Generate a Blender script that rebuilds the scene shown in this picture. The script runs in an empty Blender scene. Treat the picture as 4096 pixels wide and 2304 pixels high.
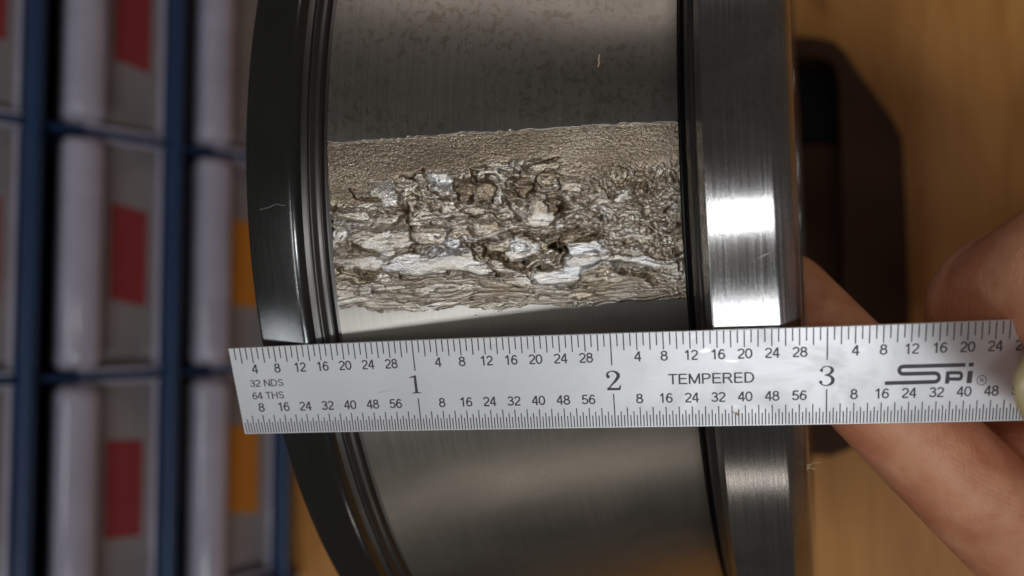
import bpy, bmesh, math, random
import numpy as np
from mathutils import Vector, Matrix, noise as mnoise

# ---------------------------------------------------------------- frame
# lengths are written in inches and turned into metres (IN).  World: Z up, bench top at z = 0,
# X along the axis of the bearing ring, ring centre above the origin.
IN = 0.0254
S = bpy.context.scene
RING_R = 3.887
AX = np.array([0.936735796, 0.039371909, -0.347815901])
TY = np.array([-0.041993887, 0.999117868, 0.0])
NZ = np.array([-0.347509081, -0.014606142, -0.937562851])
PC = np.array([0.0, 0.523406341, 7.803562359])
ROT = np.stack([AX, TY, NZ])
def W(x, y, d):                    # point given as right / up / distance seen from the phone, to world inches
    return ROT @ (np.array([x, y, d]) - PC) + np.array([0, 0, RING_R])
CAM = W(0, 0, 0)
F = 28 / 36 * 4096.0
def at(px, py, d):                 # a measured point of the photograph at distance d
    return W((px - 2048) / F * d, -(py - 1152) / F * d, d)

# ---------------------------------------------------------------- camera
cam = bpy.data.objects.new('camera', bpy.data.cameras.new('camera'))
S.collection.objects.link(cam); S.camera = cam
cam.data.lens = 28; cam.data.sensor_width = 36; cam.data.sensor_fit = 'HORIZONTAL'
cam.data.clip_start = 0.01; cam.data.clip_end = 20
ex = ROT @ np.array([1, 0, 0]); ez = -(ROT @ np.array([0, 0, 1])); ex /= np.linalg.norm(ex); ez /= np.linalg.norm(ez)
ey = np.cross(ez, ex)
M = Matrix([[ex[i], ey[i], ez[i], CAM[i] * IN] for i in range(3)] + [[0, 0, 0, 1]])
cam.matrix_world = M
cam.data.dof.use_dof = True; cam.data.dof.focus_distance = 4.0 * IN; cam.data.dof.aperture_fstop = 12.0

# ---------------------------------------------------------------- light
wd = bpy.data.worlds.new('World'); S.world = wd; wd.use_nodes = True
bg = wd.node_tree.nodes['Background']; bg.inputs[0].default_value = (1.0, .93, .86, 1); bg.inputs[1].default_value = 0.055
def lamp(name, direction, dist, sx, sy, power, col=(1, 1, 1), at_point=(-.1, .2, 4.1)):
    d = np.array(direction, float); d /= np.linalg.norm(d)
    p0 = W(*at_point); dw = ROT @ d
    p = p0 + dw * dist
    L = bpy.data.lights.new(name, 'AREA'); L.shape = 'RECTANGLE'; L.size = sx * IN; L.size_y = sy * IN
    L.energy = power; L.color = col
    o = bpy.data.objects.new(name, L); S.collection.objects.link(o)
    z = Vector(dw); x = Vector(ROT @ np.array([1, 0, 0])); x = (x - z * x.dot(z)).normalized(); y = z.cross(x)
    o.matrix_world = Matrix([[x[i], y[i], z[i], p[i] * IN] for i in range(3)] + [[0, 0, 0, 1]])
    return o
lamp('ceiling_lamp', (0.13, -.44, -.89), 44, 20, 7, 2.6, (.96, .98, 1))
lamp('phone_lamp', (.20, -.02, -.98), 4.3, .5, .5, 0.018, (.98, .985, 1))
lamp('far_tube_lamp', (.13, -.895, -.425), 70, 30, 1.0, .7, (1, .9, .8))
lamp('window_light', (.06, .82, -.57), 50, 22, 9, .7, (1, .86, .82))
lamp('side_lamp', (-.80, -.42, -.43), 40, 8, 8, .6, (.93, .97, 1))
lamp('added_streak_light', (-.50, -.10, -.86), 42, 1.4, 14, 1.0, (1, .99, .97))  # added light, placed to streak the drawer handles; no such fitting known
S.view_settings.view_transform = 'Standard'; S.view_settings.look = 'None'
S.view_settings.exposure = 0.0; S.view_settings.gamma = 1

# ---------------------------------------------------------------- helpers
def link(o, parent=None):
    S.collection.objects.link(o)
    if parent is not None: o.parent = parent
    return o
def tag(o, label=None, cat=None, kind=None, group=None):
    if label: o['label'] = label
    if cat: o['category'] = cat
    if kind: o['kind'] = kind
    if group: o['group'] = group
    return o
def empty(name, loc):
    o = bpy.data.objects.new(name, None); o.empty_display_size = .02
    o.location = Vector(loc) * IN; return link(o)
def mesh(name, verts, faces, mat, parent=None, smooth=True, uv=None):
    v = np.asarray(verts, float) * IN
    if parent is not None: v = v - np.array(parent.location)
    me = bpy.data.meshes.new(name)
    me.from_pydata(v.tolist(), [], faces); me.materials.append(mat)
    if smooth: me.polygons.foreach_set('use_smooth', [True] * len(me.polygons))
    if uv is not None:
        l = me.uv_layers.new(name='UVMap'); idx = np.empty(len(me.loops), int); me.loops.foreach_get('vertex_index', idx)
        l.data.foreach_set('uv', np.asarray(uv, float)[idx].ravel())
    me.update()
    o = bpy.data.objects.new(name, me); return link(o, parent)
def grid_mesh(name, V, mat, parent=None, UV=None, close_u=False, smooth=True):
    nu, nv = V.shape[:2]; nn = nu if close_u else nu - 1
    i, j = np.meshgrid(np.arange(nn), np.arange(nv - 1), indexing='ij'); i2 = (i + 1) % nu
    q = np.stack([i * nv + j, i2 * nv + j, i2 * nv + j + 1, i * nv + j + 1], -1).reshape(-1, 4)
    v = V.reshape(-1, 3) * IN
    if parent is not None: v = v - np.array(parent.location)
    me = bpy.data.meshes.new(name)
    me.vertices.add(len(v)); me.vertices.foreach_set('co', v.ravel().astype(np.float32))
    me.loops.add(q.size); me.loops.foreach_set('vertex_index', q.ravel().astype(np.int32))
    me.polygons.add(len(q)); me.polygons.foreach_set('loop_start', np.arange(0, q.size, 4, dtype=np.int32))
    me.polygons.foreach_set('use_smooth', np.full(len(q), smooth))
    if UV is not None:
        l = me.uv_layers.new(name='UVMap')
        uvq = np.stack([np.stack([i, j], -1), np.stack([i + 1, j], -1), np.stack([i + 1, j + 1], -1), np.stack([i, j + 1], -1)], 2).reshape(-1, 2)
        l.data.foreach_set('uv', UV[uvq[:, 0], uvq[:, 1]].ravel().astype(np.float32))
    me.update(calc_edges=True); me.validate(); me.materials.append(mat)
    o = bpy.data.objects.new(name, me); return link(o, parent)

class MT:                               # small node-material helper
    def __init__(s, name):
        s.m = bpy.data.materials.new(name); s.m.use_nodes = True; s.n = s.m.node_tree.nodes; s.l = s.m.node_tree.links
        s.b = s.n['Principled BSDF']
    def set(s, **k):
        for a, v in k.items():
            i = s.b.inputs[a.replace('_', ' ')]
            if hasattr(v, 'links'): s.l.new(v, i)
            else: i.default_value = v
        return s
    def node(s, t, **k):
        n = s.n.new(t)
        for a, v in k.items(): setattr(n, a, v)
        return n
    def inp(s, n, key, v):
        if hasattr(v, 'links'): s.l.new(v, n.inputs[key])
        else: n.inputs[key].default_value = v
    def coord(s, kind='Object', scale=(1, 1, 1), rot=(0, 0, 0)):
        c = s.node('ShaderNodeTexCoord'); m = s.node('ShaderNodeMapping'); s.l.new(c.outputs[kind], m.inputs[0])
        m.inputs['Scale'].default_value = scale; m.inputs['Rotation'].default_value = rot; return m.outputs[0]
    def noise(s, vec, scale=5, detail=4, rough=.5, dist=0):
        n = s.node('ShaderNodeTexNoise'); s.l.new(vec, n.inputs['Vector']); n.inputs['Scale'].default_value = scale
        n.inputs['Detail'].default_value = detail; n.inputs['Roughness'].default_value = rough; n.inputs['Distortion'].default_value = dist
        return n.outputs['Fac']
    def ramp(s, fac, stops):
        r = s.node('ShaderNodeValToRGB'); s.l.new(fac, r.inputs[0]); e = r.color_ramp.elements
        while len(e) < len(stops): e.new(.5)
        for i, (p, c) in enumerate(stops):
            e[i].position = p; e[i].color = (c, c, c, 1) if not hasattr(c, '__len__') else (*c, 1)
        return r.outputs[0]
    def mix(s, fac, a, b):
        n = s.node('ShaderNodeMix', data_type='RGBA')
        s.inp(n, 0, fac)
        for k, v in ((6, a), (7, b)):
            if hasattr(v, 'links'): s.l.new(v, n.inputs[k])
            else: n.inputs[k].default_value = (*v, 1)
        return n.outputs[2]
    def math(s, op, a, b=0.0, c=0.0):
        n = s.node('ShaderNodeMath', operation=op)
        for k, v in enumerate((a, b, c)): s.inp(n, k, v)
        return n.outputs[0]
    def bump(s, h, strength=.3, dist=.0001, normal=None):
        n = s.node('ShaderNodeBump'); n.inputs['Strength'].default_value = strength; n.inputs['Distance'].default_value = dist
        s.l.new(h, n.inputs['Height'])
        if normal is not None: s.l.new(normal, n.inputs['Normal'])
        return n.outputs[0]
def smoothstep(a, b, x):
    t = np.clip((x - a) / (b - a), 0, 1); return t * t * (3 - 2 * t)

# ---------------------------------------------------------------- materials
def vmask(m, uv):                       # staining sits on the part of the track behind the damage
    sx = m.node('ShaderNodeSeparateXYZ'); m.l.new(uv, sx.inputs[0])
    a = m.node('ShaderNodeMapRange'); m.l.new(sx.outputs[1], a.inputs[0]); a.inputs[1].default_value = -8; a.inputs[2].default_value = 6
    b = m.node('ShaderNodeMapRange'); m.l.new(sx.outputs[1], b.inputs[0]); b.inputs[1].default_value = 60; b.inputs[2].default_value = 24
    return m.math('MULTIPLY', a.outputs[0], b.outputs[0])
def ground_steel(name, base, rough, aniso, stain=0.0, scr=.35, streak=.10):
    m = MT(name)
    uv = m.coord('UV')                                   # UV is in millimetres: u along the axis, v round the ring
    def mp(sx, sy):
        n = m.node('ShaderNodeMapping'); m.l.new(uv, n.inputs[0]); n.inputs['Scale'].default_value = (sx, sy, 1); return n.outputs[0]
    fine = m.noise(mp(9, .28), 1.0, 3, .6)
    line = m.noise(mp(3.2, .05), 1.0, 3, .65)
    spot = m.noise(mp(1.1, .8), 1.0, 5, .62, .6)
    patch = m.noise(mp(.045, .10), 1.0, 3, .5, .4)
    pits = m.noise(mp(2.6, 2.0), 1.0, 4, .7, .3)
    col = m.mix(m.ramp(line, [(.3, 0.0), (.72, 1.0)]), tuple(c * .90 for c in base), tuple(min(1, c * 1.07) for c in base))
    col = m.mix(m.math('MULTIPLY', m.ramp(patch, [(.40, 0.0), (.66, 1.0)]), .55 if stain else .35), col, (base[0] * .58, base[1] * .58, base[2] * .60))
    if stain:
        s1 = m.math('MULTIPLY', m.ramp(spot, [(.535, 0.0), (.575, 1.0)]), m.math('MULTIPLY', m.ramp(m.noise(mp(.05, .11), 1.0, 3, .6), [(.36, 0.0), (.55, 1.0)]), vmask(m, uv)))
        col = m.mix(m.math('MULTIPLY', s1, stain * 1.2), col, (base[0] * .55, base[1] * .47, base[2] * .36))
    r = m.math('MULTIPLY_ADD', line, streak, rough - streak / 2)
    r = m.math('MULTIPLY_ADD', pits, .12, r)
    h = m.math('MULTIPLY_ADD', fine, .6, m.math('MULTIPLY', m.ramp(pits, [(.22, 0.0), (.42, 1.0)]), .10 if aniso > .8 else .35))
    nrm = m.bump(h, scr, .00004)
    tg = m.node('ShaderNodeTangent', direction_type='UV_MAP', uv_map='UVMap')
    m.set(Base_Color=col, Metallic=1.0, Roughness=r, Anisotropic=aniso, Normal=nrm, Tangent=tg.outputs[0])
    m.b.inputs['Anisotropic Rotation'].default_value = 0.0
    return m.m
M_RACE = ground_steel('raceway_steel', (.45, .43, .39), .31, .65, .5, .3)
M_FLANGE = ground_steel('flange_steel', (.46, .455, .45), .18, .9, .2, .5, .26)
M_RIB = ground_steel('rib_steel', (.17, .175, .175), .15, .7, .0, .35)
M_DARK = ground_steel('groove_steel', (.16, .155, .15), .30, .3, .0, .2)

def spall_steel():
    m = MT('spalled_steel')
    a = m.node('ShaderNodeAttribute', attribute_name='tone'); sp = m.node('ShaderNodeAttribute', attribute_name='spall'); du = m.node('ShaderNodeAttribute', attribute_name='dull')
    uv = m.coord('UV')
    n1 = m.node('ShaderNodeMapping'); m.l.new(uv, n1.inputs[0]); n1.inputs['Scale'].default_value = (3.0, 7.0, 1)
    g = m.noise(n1.outputs[0], 1.0, 5, .65, .5)
    t = m.math('ADD', a.outputs['Fac'], m.math('MULTIPLY_ADD', g, .5, -.25))
    col = m.ramp(t, [(0.0, (.62, .62, .62)), (.35, (.53, .49, .425)), (.65, (.37, .31, .235)), (1.0, (.19, .145, .105))])
    # sound ground metal round the damage
    n2 = m.node('ShaderNodeMapping'); m.l.new(uv, n2.inputs[0]); n2.inputs['Scale'].default_value = (3.2, .05, 1)
    line = m.noise(n2.outputs[0], 1.0, 3, .65)
    n4 = m.node('ShaderNodeMapping'); m.l.new(uv, n4.inputs[0]); n4.inputs['Scale'].default_value = (1.1, .8, 1)
    spot = m.noise(n4.outputs[0], 1.0, 5, .62, .6)
    n5 = m.node('ShaderNodeMapping'); m.l.new(uv, n5.inputs[0]); n5.inputs['Scale'].default_value = (.045, .10, 1)
    patch = m.noise(n5.outputs[0], 1.0, 3, .5, .4)
    n6 = m.node('ShaderNodeMapping'); m.l.new(uv, n6.inputs[0]); n6.inputs['Scale'].default_value = (2.6, 2.0, 1)
    pits = m.noise(n6.outputs[0], 1.0, 4, .7, .3)
    n7 = m.node('ShaderNodeMapping'); m.l.new(uv, n7.inputs[0]); n7.inputs['Scale'].default_value = (9, .28, 1)
    fine = m.noise(n7.outputs[0], 1.0, 3, .6)
    n8 = m.node('ShaderNodeMapping'); m.l.new(uv, n8.inputs[0]); n8.inputs['Scale'].default_value = (.05, .11, 1)
    base = (.45, .43, .39)
    cg = m.mix(m.ramp(line, [(.3, 0.0), (.72, 1.0)]), tuple(c * .90 for c in base), tuple(min(1, c * 1.07) for c in base))
    cg = m.mix(m.math('MULTIPLY', m.ramp(patch, [(.40, 0.0), (.66, 1.0)]), .55), cg, (base[0] * .58, base[1] * .58, base[2] * .60))
    cg = m.mix(m.math('MULTIPLY', m.math('MULTIPLY', m.ramp(spot, [(.535, 0.0), (.575, 1.0)]), m.math('MULTIPLY', m.ramp(m.noise(n8.outputs[0], 1.0, 3, .6), [(.36, 0.0), (.55, 1.0)]), vmask(m, uv))), .6), cg, (base[0] * .55, base[1] * .47, base[2] * .36))
    S_ = sp.outputs['Fac']
    col = m.mix(S_, cg, col)
    rg = m.math('MULTIPLY_ADD', pits, .12, m.math('MULTIPLY_ADD', line, .10, .26))
    rs = m.math('ADD', m.math('MULTIPLY_ADD', g, .2, .05), m.math('MULTIPLY', du.outputs['Fac'], .25))
    n = m.node('ShaderNodeMix', data_type='FLOAT'); m.inp(n, 0, S_); m.inp(n, 2, rg); m.inp(n, 3, rs)
    hg = m.math('MULTIPLY_ADD', fine, .6, m.math('MULTIPLY', m.ramp(pits, [(.25, 0.0), (.42, 1.0)]), .35))
    b1 = m.bump(hg, .3, .00004)
    n3 = m.node('ShaderNodeMapping'); m.l.new(uv, n3.inputs[0]); n3.inputs['Scale'].default_value = (6.0, 14.0, 1)
    gf = m.noise(n3.outputs[0], 1.0, 4, .7)
    b2 = m.bump(m.math('MULTIPLY', gf, S_), .6, .00008, b1)
    tg = m.node('ShaderNodeTangent', direction_type='UV_MAP', uv_map='UVMap')
    an = m.math('MULTIPLY', m.math('SUBTRACT', 1.0, S_), .65)
    m.set(Base_Color=col, Metallic=1.0, Roughness=n.outputs[0], Anisotropic=an, Normal=b2, Tangent=tg.outputs[0])
    return m.m
M_SPALL = spall_steel()

def satin():
    m = MT('satin_chrome'); c = m.coord('Object')
    g = m.noise(c, 9000, 2, .6); w = m.noise(c, 60, 4, .6); sc = m.noise(m.coord('Object', (300, 40, 300), (0, 0, .5)), 20, 3, .6)
    col = m.mix(m.ramp(w, [(.3, 0.0), (.8, 1.0)]), (.78, .79, .82), (.86, .87, .89))
    sm = m.ramp(m.noise(m.coord('Object', (1, 1, 1), (0, 0, .4)), 110, 5, .7, 1.5), [(.45, 0.0), (.7, 1.0)])
    ln = m.ramp(m.noise(m.coord('Object', (40, 1200, 1200), (0, .3, .55)), 1.0, 2, .5), [(.70, 0.0), (.76, 1.0)])
    col = m.mix(m.math('MULTIPLY', sm, .18), col, (.58, .585, .60))
    r = m.math('MULTIPLY_ADD', sm, .10, m.math('MULTIPLY_ADD', ln, -.14, .46))
    m.set(Base_Color=col, Metallic=.75, Roughness=r, Normal=m.bump(g, .12, .00003))
    return m.m
M_SATIN = satin()
m = MT('etched_black'); m.set(Base_Color=(.075, .072, .08, 1), Metallic=.3, Roughness=.5); M_ETCH = m.m
def wood():
    m = MT('bench_wood')
    g = m.noise(m.coord('Object', (1.0, .10, 1)), 150, 6, .62, 1.2)
    b = m.noise(m.coord('Object', (1, .45, 1)), 16, 4, .55, .6)
    k = m.noise(m.coord('Object', (1, .6, 1)), 30, 2, .5)
    col = m.ramp(g, [(.25, (.46, .18, .03)), (.55, (.61, .275, .06)), (.8, (.68, .34, .095))])
    col = m.mix(m.math('MULTIPLY', m.ramp(b, [(.4, 0.0), (.7, 1.0)]), .55), col, (.36, .14, .035))
    col = m.mix(m.math('MULTIPLY', m.ramp(k, [(.66, 0.0), (.74, 1.0)]), .7), col, (.20, .06, .02))
    m.set(Base_Color=col, Roughness=.55, Normal=m.bump(g, .25, .0004)); return m.m
M_WOOD = wood()
m = MT('navy_cabinet_plastic'); nz = m.noise(m.coord('Object'), 400, 3, .6)
m.set(Base_Color=(.020, .058, .145, 1), Roughness=m.math('MULTIPLY_ADD', nz, .15, .28), Normal=m.bump(nz, .1, .0003)); M_NAVY = m.m
def smoky(name, col, rough, trans=.0, rv=.18):
    m = MT(name); nz = m.noise(m.coord('Object'), 45, 3, .5, .5)
    c = m.mix(nz, tuple(x * .7 for x in col), tuple(min(1, x * 1.25) for x in col))
    m.set(Base_Color=c, Roughness=m.math('MULTIPLY_ADD', nz, rv, rough)); m.b.inputs['Transmission Weight'].default_value = trans
    m.b.inputs['Specular IOR Level'].default_value = .6
    return m.m
M_DRAWER = smoky('smoky_drawer_plastic', (.32, .285, .28), .22)
M_HANDLE = smoky('lit_handle_plastic', (.50, .485, .60), .07, 0, .05)  # paler copy of the drawer plastic, caught light put into its colour
def paper(name, c1, c2):
    m = MT(name); nz = m.noise(m.coord('Object', (1, 1, 1)), 900, 4, .7)
    w = m.noise(m.coord('Object', (1, 6, 6)), 120, 3, .6)
    m.set(Base_Color=m.mix(m.ramp(w, [(.4, 0.0), (.65, 1.0)]), c1, c2), Roughness=.6); return m.m
M_RED = paper('red_label_paper', (.31, .02, .025), (.37, .06, .06))
M_ORANGE = paper('orange_label_paper', (.62, .20, .01), (.68, .26, .03))
def brownbox():
    m = MT('dark_brown_plastic'); nz = m.noise(m.coord('Object'), 60, 4, .6)
    m.set(Base_Color=m.mix(nz, (.045, .019, .009), (.075, .033, .016)), Roughness=.7); return m.m
M_BROWN = brownbox(); M_BROWN.node_tree.nodes['Principled BSDF'].inputs['Specular IOR Level'].default_value = .2
m = MT('black_recess'); m.set(Base_Color=(.004, .004, .004, 1), Roughness=.7); M_BLACK = m.m
def skin():
    m = MT('skin'); c = m.coord('Object')
    big = m.noise(c, 90, 4, .55); mid = m.noise(c, 420, 4, .6)
    col = m.mix(m.ramp(big, [(.40, 0.0), (.60, 1.0)]), (.52, .20, .105), (.68, .33, .19))
    col = m.mix(m.math('MULTIPLY', m.ramp(mid, [(.5, 0.0), (.75, 1.0)]), .35), col, (.50, .14, .075))
    wv = m.node('ShaderNodeTexWave', wave_type='BANDS', bands_direction='DIAGONAL'); m.l.new(c, wv.inputs[0])
    wv.inputs['Scale'].default_value = 900; wv.inputs['Distortion'].default_value = 5; wv.inputs['Detail'].default_value = 2; wv.inputs['Detail Scale'].default_value = .25
    vo = m.node('ShaderNodeTexVoronoi', feature='DISTANCE_TO_EDGE'); m.l.new(m.coord('Object', (1, 1, .6)), vo.inputs[0]); vo.inputs['Scale'].default_value = 900
    cr = m.noise(m.coord('Object', (1, .25, 1), (0, 0, .6)), 160, 3, .6, 1.5)
    h = m.math('MULTIPLY_ADD', wv.outputs['Fac'], .22, m.math('MULTIPLY', m.ramp(vo.outputs['Distance'], [(0.0, 0.0), (.12, 1.0)]), .25))
    h = m.math('ADD', h, m.math('MULTIPLY', m.ramp(cr, [(.47, 1.0), (.5, 0.0), (.53, 1.0)]), .55))
    m.set(Base_Color=col, Roughness=m.math('MULTIPLY_ADD', mid, .2, .40), Normal=m.bump(h, .35, .00016))
    m.b.inputs['Subsurface Weight'].default_value = .35; m.b.inputs['Subsurface Radius'].default_value = (1, .35, .2); m.b.inputs['Subsurface Scale'].default_value = .0018
    return m.m
M_SKIN = skin()
m = MT('fingernail'); m.set(Base_Color=(.44, .37, .20, 1), Roughness=.35); m.b.inputs['Subsurface Weight'].default_value = .3
m.b.inputs['Subsurface Scale'].default_value = .001; M_NAIL = m.m
m = MT('tan_fibre'); m.set(Base_Color=(.55, .42, .22, 1), Roughness=.7); M_FIBRE = m.m

# ---------------------------------------------------------------- bench
def slab(name, x0, x1, y0, y1, z0, z1, mat, parent=None):
    v = [(x, y, z) for z in (z0, z1) for y in (y0, y1) for x in (x0, x1)]
    f = [(0, 2, 3, 1), (4, 5, 7, 6), (0, 1, 5, 4), (2, 6, 7, 3), (0, 4, 6, 2), (1, 3, 7, 5)]
    return mesh(name, v, f, mat, parent, smooth=False)
bench = slab('workbench_top', -26, 30, -24, 24, -1.2, 0, M_WOOD); tag(bench, kind='structure')

# ---------------------------------------------------------------- bearing ring
ring = empty('bearing_ring', (1.2, 0, 0))
tag(ring, 'large steel bearing inner ring standing on edge with a badly spalled raceway', 'bearing ring')
NS = 900
MM = 25.4
def round_profile(pts, rad=.012):
    """(axial, radius, bevel) corners softened with short arcs"""
    out = []
    n = len(pts)
    for i, (a, r, b) in enumerate(pts):
        p = np.array([a, r]);
        if i in (0, n - 1) or b == 0: out.append(p); continue
        p0 = np.array(pts[i - 1][:2]); p1 = np.array(pts[i + 1][:2])
        u = (p0 - p); lu = np.linalg.norm(u); u /= lu; w = (p1 - p); lw = np.linalg.norm(w); w /= lw
        d = min(b, lu * .45, lw * .45)
        for t in (0, .25, .5, .75, 1):
            q0 = p + u * d * (1 - t); q1 = p + w * d * t
            out.append((p + u * d) * (1 - t) ** 2 + 2 * p * t * (1 - t) + (p + w * d) * t * t)
    return np.array(out)
def lathe(name, prof, mat, t0=-math.pi, t1=math.pi, ns=NS):
    th = np.linspace(t0, t1, ns + 1); closed = abs(t1 - t0 - 2 * math.pi) < 1e-6
    if closed: th = th[:-1]
    pr = np.asarray(prof)
    L = np.r_[0, np.cumsum(np.linalg.norm(np.diff(pr, axis=0), axis=1))] * MM if name != 'raceway' else (pr[:, 0] - pr[0, 0]) * MM
    V = np.stack([np.broadcast_to(pr[:, 0], (len(th), len(pr))), np.sin(th)[:, None] * pr[:, 1], RING_R + np.cos(th)[:, None] * pr[:, 1]], -1)
    thv = np.linspace(t0, t1, ns + 1)
    UV = np.stack([np.broadcast_to(L + pr[0, 0] * MM + (20 if 'flange' in name else 0), (ns + 1, len(pr))), np.broadcast_to((((thv + math.pi) % (2 * math.pi) - math.pi) * 88 if name == 'raceway' else thv * 88)[:, None], (ns + 1, len(pr)))], -1)
    o = grid_mesh(name, V, mat, ring, UV, close_u=closed)
    return o
left = [(-.075, 2.72, 0), (-.075, 3.84, .02), (-.044, 3.884, .015), (.241, 3.887, .035), (.262, 3.835, .01), (.286, 3.815, .008), (.306, 3.825, .006), (.322, 3.795, .006), (.340, 3.782, .008), (.349, 3.789, .004), (.358, 3.762, .004), (.3795, 3.752, 0)]
o = lathe('big_rib', round_profile(left[:5], .01), M_RIB)
lathe('relief_groove', round_profile([(.262, 3.835, 0)] + left[5:], .01), M_DARK)
k0 = (.3808, 3.7702); k1 = (2.0975, 3.1536)
KS = (k1[1] - k0[1]) / (k1[0] - k0[0])
V0, V1 = -18.6, 10.2                                   # arc (mm at r = 88) cut out of the raceway for the damaged area
lathe('raceway', round_profile([(.3795, 3.752, 0), (k0[0], k0[1], .004), (k0[0] + .01, k0[1] + .01 * KS, 0), (1.2, k0[1] + KS * (1.2 - k0[0]), 0), (k1[0], k1[1], 0)]), M_RACE, V1 / 88, 2 * math.pi + V0 / 88, 840)
right = [(k1[0], k1[1], 0), (2.101, 3.11, .006), (2.135, 3.15, .01), (2.150, 3.25, .012), (2.178, 3.30, .02), (2.205, 3.31, .02), (2.225, 3.44, .02)]
lathe('relief_groove', round_profile(right, .01), M_DARK)
fl = [(2.225, 3.44, 0), (2.262, 3.5256, .012), (2.275, 3.524, .006), (2.55, 3.470, .01), (2.5666, 3.4667, .008), (2.60, 3.440, .015), (2.645, 3.395, .02), (2.6576, 3.3677, .012), (2.662, 3.33, .01), (2.662, 2.72, 0)]
lathe('flange', round_profile(fl, .01), M_FLANGE)
lathe('bore', round_profile([(2.662, 2.72, 0), (2.62, 2.68, .02), (-.03, 2.68, .02), (-.075, 2.72, 0)]), M_FLANGE, ns=360)

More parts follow.
